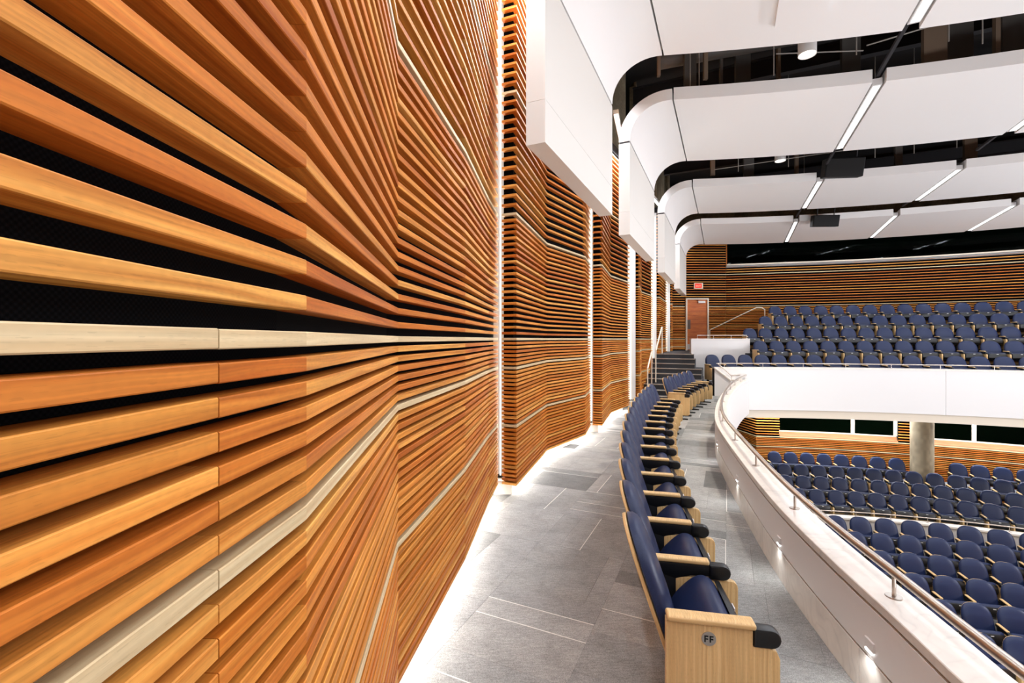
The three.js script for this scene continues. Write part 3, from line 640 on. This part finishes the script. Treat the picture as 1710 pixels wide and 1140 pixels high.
// ---------------------------------------------------------------- stalls below: walls, windows, column, tiers
const SOF = -0.72;
const LR = [21.2, 20.3, 19.4, 18.5], LT = [-2.72, -2.965, -3.16, -3.36], FR = [16.08, 15.23, 14.38, 13.53, 12.7, 11.86], FT = [-3.39, -3.51, -3.64, -3.78, -3.94, -4.13], CH = 0.925;
const WR = 22.13;
{
  const f0 = bearing(WR, 1262.5), fE = 0.44, corner = arcPt(WR, f0), side = [10.2, 21.6];
  const lower = [-2.27]; const fine = Array.from({ length: 20 }, (_, i) => -2.27 - (i + 1) * 0.0704), wide = Array.from({ length: 13 }, (_, i) => -2.27 + (i + 1) * 0.111);
  const wb = struct('wall_stalls_back', 'slatted rear wall of the stalls below the balcony with window openings');
  mesh('backing', sweep([side, ...arc(WR, f0, fE, 30)], rect(-0.1, -0.06, -4.0, -2.25)), backing, wb);
  const patch = (pts, name) => { mesh('backing', sweep(pts, rect(-0.1, -0.06, -2.25, SOF)), backing, wb); for (const y of wide) if (y < SOF - 0.02) mesh('slat', sweep(pts, slatProf(y, 0.002), { u0: rr(0, 9), v0: rr(0, 5) }), pick(cherry), wb); };
  const full = [side, ...arc(WR, f0, fE, 30)];
  mesh('slat', sweep(full, slatProf(-2.27, 0.002)), pale, wb);
  for (const [i, y] of fine.entries()) mesh('slat', sweep(full, slatProf(y, 0.002), { u0: rr(0, 9), v0: rr(0, 5) }), i === 5 ? pale : pick(cherry), wb);
  patch([side, ...arc(WR, f0, bearing(WR, 1302), 3)]); patch(arc(WR, bearing(WR, 1501), bearing(WR, 1530), 2)); patch(arc(WR, bearing(WR, 1745), fE, 12));
  for (const [n, x0, xs, x1] of [[1, 1302.5, [1423.5], 1500], [2, 1545, [1626], 1745]]) {
    const w = struct('window_' + (n + 1), n === 1 ? 'dark green tinted window band left of the concrete column' : 'dark green tinted window band right of the concrete column');
    const RG = WR + 0.22, a = bearing(WR, x0), b = bearing(WR, x1);
    mesh('ledge', sweep(arc(WR, a, b, 10), rect(-0.22, 0.01, -2.29, -2.245)), pale, w);
    mesh('sill_board', sweep(arc(WR, a, b, 10), [[-0.2, -2.06], [-0.2, -2.24], [0, -2.24], [0, -2.225]]), sillWood, w);
    mesh('bottom_frame', sweep(arc(RG, a, b, 10), rect(-0.04, 0.03, -2.08, -2.02)), frameMetal, w);
    const cuts = [a, ...xs.map(x => bearing(RG, x)), b];
    for (let i = 0; i < cuts.length - 1; i++) mesh('pane', sweep(arc(RG, cuts[i] + 0.001, cuts[i + 1] - 0.001, 6), rect(-0.004, 0.004, -2.02, SOF)), windowGlass, w);
    for (const c of [...cuts.slice(1, -1), n === 1 ? b - 0.001 : a + 0.001]) mesh('mullion', sweep(arc(RG, c - 0.0028, c + 0.0028, 1), rect(-0.04, 0.04, -2.03, SOF)), frameMetal, w);
    mesh('room_back', sweep(arc(RG + 2.2, a - 0.03, b + 0.03, 10), rect(-0.05, 0, -3.2, SOF)), roomPaint, w);
    mesh('room_floor', prism([...arc(RG + 0.05, a, b, 10), ...arc(RG + 2.2, a - 0.03, b + 0.03, 10).reverse()], -2.5, -2.42), roomPaint, w);
  }
  const cp = arcPt(21.35, bearing(21.35, 1539.5));
  const col = new THREE.CylinderGeometry(0.35, 0.35, 3.4, 40); col.translate(cp[0], SOF - 1.7, -cp[1]);
  const cg = structMesh('column', col, concrete, 'round bare concrete column standing behind the stalls seats');
  structMesh('ceiling_soffit', prism([...arc(17.66, -0.6, 0.5, 30), ...arc(25.5, -0.5, 0.5, 30).reverse()], SOF, SOF + 0.25), frameMetal, 'pale soffit under the rear balcony');
  for (let i = 0; i < 10; i++) {                                      // soffit strip lights over the last stalls row
    const fa = -0.335 + i * 0.05, fb = fa + 0.04, a = arcPt(21.55, fa), b = arcPt(21.55, fb);
    const L = thing('soffit_light', 'recessed white strip light in the soffit over the last stalls row', 'lamp', 'soffit lights over the stalls');
    mesh('diffuser', sweep([a, b], rect(-0.04, 0.04, SOF - 0.012, SOF - 0.002)), tubeGlow, L);
    areaLight(V((a[0] + b[0]) / 2, SOF - 0.02, (a[1] + b[1]) / 2), V(b[0] - a[0], 0, b[1] - a[1]), new THREE.Vector3(0, -1, 0), Math.hypot(b[0] - a[0], b[1] - a[1]), 0.08, LV.soffit, LAMP, L);
  }
  // tiers
  LR.forEach((R, k) => structMesh('floor_stalls', prism([...arc(R - 0.62, -0.42, 0.46, 30), ...arc(k ? R + 0.28 : 22.3, -0.42, 0.46, 30).reverse()], -5.2, LT[k] - CH), carpetMid, 'carpeted stalls tier, row ' + (k + 1) + ' from the slatted wall'));
  FR.forEach((R, k) => structMesh('floor_stalls', prism([...arc(R - 0.6, -0.6, 0.6, 30), ...arc(k ? R + 0.25 : R + 0.56, -0.6, 0.6, 30).reverse()], -5.2, FT[k] - CH), carpetMid, 'carpeted front stalls tier, row ' + (k + 1) + ' from the low white wall'));
  const pts = arc(16.98, -0.5, 0.5, 60), lw = struct('wall_stalls_divider', 'low white curved wall with cap between front and rear stalls');
  mesh('body', smooth(sweep(pts, rect(0.03, 0.2, -5, -3.66))), white, lw); mesh('cap_stone', smooth(sweep(pts, rect(0, 0.26, -3.66, -3.61))), marble, lw);
  const posts = []; for (let k = 0; k < 15; k++) posts.push([arcPt(16.88, -0.36 + k * 0.055), -3.61, -3.485]);
  railBits('handrail', 'thin pale handrail along the low white wall in the stalls', arc(16.88, -0.45, 0.48, 50), -3.47, posts, 0.016);
}
// outer shell of the hall
structMesh('floor_base', prism([SW(-9, -4), SW(26, -4), SW(26, 19), SW(-9, 19)], -5.4, -5.2), carpetMid, 'flat carpeted floor at the bottom of the stalls');
for (const [nm, a, b, lab] of [['wall_right', SW(-9, 18.6), SW(26, 18.6), 'plain pale side wall on the far side of the hall'], ['wall_stage', SW(-9, -4), SW(-9, 19), 'plain wall at the stage end of the hall'], ['wall_outer_left', SW(-9, -4), SW(26, -4), 'concrete outer wall behind the slatted bays'], ['wall_outer_back', SW(26, -4), SW(26, 19), 'concrete outer wall behind the control booth']]) {
  const q = sweep([a, b], rect(-0.1, 0.1, -5.4, 9.4)); structMesh(nm, q, nm === 'wall_right' ? cherry[1] : nm === 'wall_stage' ? whitePlaster : concrete, lab);
}

// stage beyond the frame with uplights for the ceiling
structMesh('floor_stage', prism([SW(-8.85, -3.5), SW(1.0, -0.4), SW(1.6, 3.5), SW(1.8, 7.8), SW(1.6, 12), SW(1.0, 16), SW(-8.85, 18.4)], -5.2, -4.3), std(0xd6d2cc, 0.6), 'pale painted stage floor in front of the stalls');
for (let i = 0; i < 6; i++) {
  const w = 1.5 + i * 2.6, L = thing('stage_uplight', 'rectangular uplight standing on the stage floor aimed at the ceiling panels', 'lamp', 'stage uplights');
  const p = at(-1.0, w, -4.05), dir = at(11, w * 0.8 + 0.8, 6).sub(p).normalize(), x = at(0, 1, 0).sub(at(0, 0, 0)).normalize();
  const z = dir.clone().negate(), x2 = x.clone().addScaledVector(z, -x.dot(z)).normalize(), y = z.clone().cross(x2); L.quaternion.setFromRotationMatrix(new THREE.Matrix4().makeBasis(x2, y, z)); L.position.copy(p);
  mesh('housing', rbox(1.3, 0.5, 0.12, 0.02, 0, 0, 0.07), blackMetal, L); mesh('lens', box(1.2, 0.4, 0.01), tubeGlow, L);
  const l = new THREE.RectAreaLight(LAMP, LV.stage, 1.2, 0.4); l.position.z = -0.02; l.name = 'lamp_light'; L.add(l);
}
// uplights on the far gallery parapet, aimed at the ceiling panels
for (let i = 0; i < 8; i++) {
  const s = 9.5 + i * 2.15, L = thing('gallery_uplight', 'rectangular uplight on the far side gallery aimed at the ceiling panels', 'lamp', 'gallery uplights');
  const p = at(s, 17.2, 1.4), dir = at(s + 0.3, 5, 6.4).sub(p).normalize(), x = at(1, 0, 0).sub(at(0, 0, 0)).normalize();
  const z = dir.clone().negate(), x2 = x.clone().addScaledVector(z, -x.dot(z)).normalize(), y = z.clone().cross(x2); L.quaternion.setFromRotationMatrix(new THREE.Matrix4().makeBasis(x2, y, z)); L.position.copy(p);
  mesh('housing', rbox(1.1, 0.7, 0.16, 0.02, 0, 0, 0.09), blackMetal, L); mesh('lens', box(1.0, 0.6, 0.01), tubeGlow, L);
  mesh('yoke', polyTube([new THREE.Vector3(0, 0, 0.15), new THREE.Vector3(0, 0.1, 0.85)], 0.03), blackMetal, L);
  const l = new THREE.RectAreaLight(LAMP, LV.side, 1.0, 0.6); l.position.z = -0.02; l.name = 'lamp_light'; L.add(l);
}
// ---------------------------------------------------------------- theatre chairs
const font = await new FontLoader().loadAsync('fonts/droid/droid_sans_bold.typeface.json');
const PITCH = 0.566;
function cushionGeo(hw, hh, th, nA, nR, expT, expB) {                // padded pad, flat behind, domed in front (z up to th)
  const pos = [], uv = [], O = [];
  for (let i = 0; i < nA; i++) { const a = i / nA * Math.PI * 2, c = Math.cos(a), s = Math.sin(a), e = s > 0 ? expT : expB; const r = Math.pow(Math.pow(Math.abs(c), e) + Math.pow(Math.abs(s), e), -1 / e); O.push([c * r * hw, s * r * hh]); }
  const ring = (t, z) => O.map(p => [p[0] * t, p[1] * t, z]);
  const rings = []; for (let j = 0; j <= nR; j++) { const t = j / nR, tt = 1 - Math.pow(1 - t, 2.0); rings.push(ring(tt, th * (0.72 + 0.28 * (1 - tt * tt)) * Math.pow(Math.max(0, 1 - Math.pow(tt, 12)), 0.5))); }
  rings.push(ring(0.97, -0.006)); rings.push(ring(0, -0.006));
  for (let j = 0; j < rings.length - 1; j++) for (let i = 0; i < nA; i++) {
    const k = (i + 1) % nA, a = rings[j][i], b = rings[j + 1][i], c = rings[j + 1][k], d = rings[j][k];
    if (j > 0) { pos.push(...a, ...b, ...d); uv.push(a[0], a[1], b[0], b[1], d[0], d[1]); }
    if (j < rings.length - 2) { pos.push(...b, ...c, ...d); uv.push(b[0], b[1], c[0], c[1], d[0], d[1]); } 
    if (j === rings.length - 2) { }
  }
  return toCreasedNormals(geoFrom(pos, uv), 0.9);
}
function outlineShape(hw, hh, eT, eB, n = 40) {
  const s = new THREE.Shape(); for (let i = 0; i < n; i++) { const a = i / n * Math.PI * 2, c = Math.cos(a), q = Math.sin(a), e = q > 0 ? eT : eB, r = Math.pow(Math.pow(Math.abs(c), e) + Math.pow(Math.abs(q), e), -1 / e); i ? s.lineTo(c * r * hw, q * r * hh) : s.moveTo(c * r * hw, q * r * hh); }
  s.closePath(); return s;
}
const sideExtrude = (pts, w, bev, curve) => {                        // profile in (z, y) extruded across x
  let s; if (curve) { s = new THREE.Shape(new THREE.SplineCurve([...pts, pts[0]].map(p => new THREE.Vector2(...p))).getPoints(curve).slice(0, -1)); } else s = new THREE.Shape(pts.map(p => new THREE.Vector2(...p)));
  const g = new THREE.ExtrudeGeometry(s, { depth: w - 2 * bev, bevelEnabled: bev > 0, bevelThickness: bev, bevelSize: bev * 0.9, bevelOffset: -bev * 0.9, bevelSegments: 2, curveSegments: 6 });
  g.translate(0, 0, -(w - 2 * bev) / 2); g.rotateY(-Math.PI / 2); return toCreasedNormals(g, 0.6);
};
const TILT = 0.335;
const tilt = g => { g.rotateX(-TILT); g.translate(0, 0.612, -0.05); return g; };
const backShell = (() => { const g = new THREE.ExtrudeGeometry(outlineShape(0.24, 0.392, 2.7, 4.5), { depth: 0.012, bevelEnabled: true, bevelThickness: 0.003, bevelSize: 0.003, bevelSegments: 1 }); g.translate(0, -0.048, -0.024); return tilt(toCreasedNormals(g, 0.5)); })();
const backCushion = tilt(cushionGeo(0.25, 0.345, 0.075, 36, 7, 2.7, 4.5));
const seatCushion = sideExtrude([[0.06, 0.38], [0.11, 0.465], [0.19, 0.545], [0.245, 0.568], [0.29, 0.552], [0.33, 0.49], [0.345, 0.42], [0.3, 0.365], [0.15, 0.345]], 0.465, 0.045, 40);
const seatPan = sideExtrude([[0.312, 0.54], [0.338, 0.538], [0.376, 0.47], [0.385, 0.40], [0.345, 0.33], [0.15, 0.315], [0.16, 0.345], [0.3, 0.365], [0.345, 0.42], [0.33, 0.49]], 0.43, 0.008);
const seatPlate = (() => { const g = rbox(0.05, 0.016, 0.006, 0.002, 0, 0.515, 0.356); return g; })();
const HX = PITCH / 2;
const armCap = rbox(0.056, 0.027, 0.30, 0.011, 0, 0.607, 0.15, 3);
const armBracket = sideExtrude([[-0.03, 0.592], [0.31, 0.592], [0.31, 0.53], [0.2, 0.525], [0.12, 0.5], [0.06, 0.515], [-0.03, 0.55]], 0.036, 0.006);
const armPivot = sideExtrude([[0.3, 0.518], ...Array.from({ length: 9 }, (_, i) => { const a = -Math.PI / 2 + i / 8 * Math.PI; return [0.372 + 0.041 * Math.cos(a), 0.559 + 0.041 * Math.sin(a)]; }), [0.3, 0.6]], 0.06, 0.012);
const standPost = sideExtrude([[0.0, 0.55], [0.13, 0.53], [0.24, 0.2], [0.24, 0.12], [0.16, 0.12], [0.06, 0.3]], 0.03, 0.004);
const panelShape = (z0, z1, y0, y1, r) => { const p = [[z0, y0], [z1 - r, y0]]; for (let i = 0; i <= 4; i++) { const a = -Math.PI / 2 + i / 4 * Math.PI / 2; p.push([z1 - r + r * Math.cos(a), y0 + r + r * Math.sin(a)]); } for (let i = 0; i <= 4; i++) { const a = i / 4 * Math.PI / 2; p.push([z1 - r + r * Math.cos(a), y1 - r + r * Math.sin(a)]); } p.push([z0, y1]); return p; };
const sidePanel = sideExtrude(panelShape(0.12, 0.45, 0.16, 0.515, 0.035), 0.034, 0.003);
const footGeo = mergeGeometries([rbox(0.06, 0.028, 0.36, 0.01, 0, 0.014, 0.25), box(0.045, 0.15, 0.1, 0, 0.1, 0.2)].map(g => g.index ? g.toNonIndexed() : g));
const endPanelGeo = sideExtrude([[-0.01, 0.1], [0.43, 0.1], [0.465, 0.13], [0.465, 0.475], [0.452, 0.507], [0.425, 0.518], [0.355, 0.518], [0.355, 0.593], [-0.01, 0.593]], 0.046, 0.003);
const endCap = rbox(0.075, 0.027, 0.375, 0.011, 0, 0.607, 0.18, 3);
const endPivot = armPivot.clone().translate(0, 0, 0.058);
for (const g of [sidePanel, endPanelGeo]) { const a = g.attributes.uv.array; for (let i = 0; i < a.length; i += 2) { const q = a[i]; a[i] = a[i + 1]; a[i + 1] = q; } }   // upright grain
const discGeo = (() => { const g = new THREE.CylinderGeometry(0.031, 0.031, 0.004, 28); g.rotateZ(Math.PI / 2); return g; })();
function addStandard(c, x, end) {
  const at = (m) => { m.position.x = x; return m; };
  if (end) {
    const p = at(mesh('end_panel', endPanelGeo, maple, c)); at(mesh('arm_cap', endCap, maple, c)); at(mesh('arm_pivot', endPivot, blackPlastic, c)); at(mesh('foot', footGeo, blackMetal, c));
    return p;
  }
  const b = at(mesh('arm_bracket', armBracket, blackMetal, c)); at(mesh('arm_cap', armCap, maple, c)); at(mesh('arm_pivot', armPivot, blackPlastic, c));
  at(mesh('side_panel', sidePanel, maple, c)); at(mesh('support_post', standPost, blackMetal, c)); at(mesh('foot', footGeo, blackMetal, c));
}
function makeChair(left, right) {                                    // left/right: 0 none, 1 standard, 2 maple end panel
  const c = new THREE.Group();
  mesh('backrest_shell', backShell, maple, c); mesh('backrest_cushion', backCushion, navy, c);
  mesh('seat_cushion', seatCushion, navy, c); const pan = mesh('seat_pan', seatPan, blackPlastic, c); mesh('number_plate', seatPlate, white, pan);
  mesh('hinge_bar', (() => { const g = new THREE.CylinderGeometry(0.014, 0.014, 0.53, 10); g.rotateZ(Math.PI / 2); g.translate(0, 0.40, 0.13); return g; })(), blackMetal, c);
  if (left) addStandard(c, -HX, left === 2); if (right) addStandard(c, HX, right === 2);
  return c;
}
const ORD = ['first', 'second', 'third', 'fourth', 'fifth', 'sixth', 'seventh', 'eighth', 'ninth', 'tenth', 'eleventh', 'twelfth', 'thirteenth', 'fourteenth', 'fifteenth', 'sixteenth', 'seventeenth', 'eighteenth', 'nineteenth', 'twentieth', 'twenty-first', 'twenty-second', 'twenty-third', 'twenty-fourth'];
const protos = {};
function chair(left, right, x, h, d, face, label, group, sc = 1) {
  const k = left + '' + right; const src = protos[k] || (protos[k] = makeChair(left, right));
  const c = src.clone(); c.name = numbered('theatre_chair'); scene.add(c);
  c.position.set(x, h, -d); c.rotation.y = Math.atan2(face[0], -face[1]); c.scale.set(sc, 1, 1);
  c.userData = { label, category: 'chair', group };
  return c;
}
// a run of chairs along a plan path: start point of the first standard, turning from a0 to a1 degrees
function runOfChairs(x, d, a0, a1, n, h, fn) {
  for (let i = 0; i < n; i++) {
    const a = (a0 + (a1 - a0) * (i + 0.5) / n) * Math.PI / 180, dx = Math.sin(a) * PITCH, dd = Math.cos(a) * PITCH;
    fn(i, x + dx / 2, d + dd / 2, [Math.cos(a), -Math.sin(a)]); x += dx; d += dd;
  }
}
runOfChairs(0.715, 2.09, 10.5, 25, 14, 0, (i, x, d, f) => {
  const c = chair(i ? 1 : 2, i === 13 ? 1 : 0, x, 0, d, f, i === 0 ? 'navy tip-up theatre chair with maple end panel marked FF' : i === 13 ? 'navy tip-up chair closing the first gallery row before the aisle' : 'navy tip-up gallery chair, ' + ORD[i] + ' from the FF end panel', 'first row of gallery chairs');
  if (i === 0) {
    const p = c.children.find(m => m.name === 'end_panel'), disc = mesh('row_plate', discGeo, steelSoft, p); disc.position.set(-0.0245, 0.532, 0.172);
    const tg = new TextGeometry('FF', { font, size: 0.029, depth: 0.0015, curveSegments: 4 }); tg.computeBoundingBox(); const bb = tg.boundingBox; tg.translate(-(bb.min.x + bb.max.x) / 2, -(bb.min.y + bb.max.y) / 2, 0);
    tg.rotateY(-Math.PI / 2); tg.translate(-0.0266, 0.532, 0.172); mesh('lettering', tg, black, p);
  }
});
runOfChairs(3.70, 10.74, 29, 35, 6, 0, (i, x, d, f) => chair(i ? 1 : 2, i === 5 ? 2 : 0, x, 0, d, f, i === 0 ? 'navy tip-up chair with maple end panel starting the six chair row by the stairs' : ORD[i] + ' navy tip-up chair of the short six chair row by the stairs', 'six gallery chairs by the stairs'));
// rear balcony rows
const rowLab = ['right behind the white balcony front', 'second behind the balcony front', 'in the middle balcony row', 'in the balcony row below the top', 'in the top balcony row against the slats'];
ROWR.forEach((R, k) => {
  const f0 = bearing(R + 0.1, firstPx[k]), n = Math.floor((bearing(R, 1745) - f0) * R / PITCH) + 5;
  for (let i = 0; i < n; i++) {
    const f = f0 + i * PITCH / R, p = arcPt(R, f), q = arcPt(R - 1, f);
    chair(i ? 1 : 2, i === n - 1 ? 1 : 0, p[0], ROWH[k], p[1], [q[0] - p[0], q[1] - p[1]], i ? 'navy chair ' + rowLab[k] + ', ' + ORD[i] + ' from the landing end' : 'navy row end chair with maple panel ' + rowLab[k], 'rear balcony chairs, row ' + (k + 1));
  }
});
// stalls rows
const lowLab = ['in the last stalls row below the windows', 'in the second stalls row from the windows', 'in the third stalls row from the windows', 'just behind the low white stalls wall'];
LR.forEach((R, k) => {
  const P = 0.6, f0 = bearing(R + 0.1, [1293, 1309.5 - 28, 1342 - 31, 1365 - 33][k]), n = Math.floor((bearing(R, 1745) - f0) * R / P) + 5;
  for (let i = 0; i < n; i++) {
    const f = f0 + i * P / R, p = arcPt(R, f), q = arcPt(R - 1, f), px = 855 + F * p[0] / p[1];
    if (k === 0 && px > 1512 && px < 1567) continue;
    chair(1, i === n - 1 ? 1 : 0, p[0], LT[k] - CH, p[1], [q[0] - p[0], q[1] - p[1]], 'navy theatre chair ' + lowLab[k], 'rear stalls chairs, row ' + (k + 1), P / PITCH);
  }
});
const frontLab = ['directly in front of the low white stalls wall', 'in the second front stalls row from the white wall', 'in the third front stalls row from the white wall', 'in the fourth front stalls row from the white wall', 'in the fifth front stalls row from the white wall', 'in the sixth front stalls row from the white wall'];
FR.forEach((R, k) => {
  const P = 0.655, f0 = bearing(R + 0.1, [1436, 1472, 1519.5, 1580, 1629, 1702][k]) - P / R, n = Math.floor((bearing(R, 1760) - f0) * R / P) + 6;
  for (let i = 0; i < n; i++) {
    const f = f0 + i * P / R, p = arcPt(R, f), q = arcPt(R - 1, f);
    chair(1, i === n - 1 ? 1 : 0, p[0], FT[k] - CH, p[1], [q[0] - p[0], q[1] - p[1]], 'navy theatre chair ' + frontLab[k], 'front stalls chairs, row ' + (k + 1), P / PITCH);
  }
});
scene.traverse(o => { if (o.isSpotLight || o.isPointLight) o.castShadow = true; });
renderer.render(scene, camera);
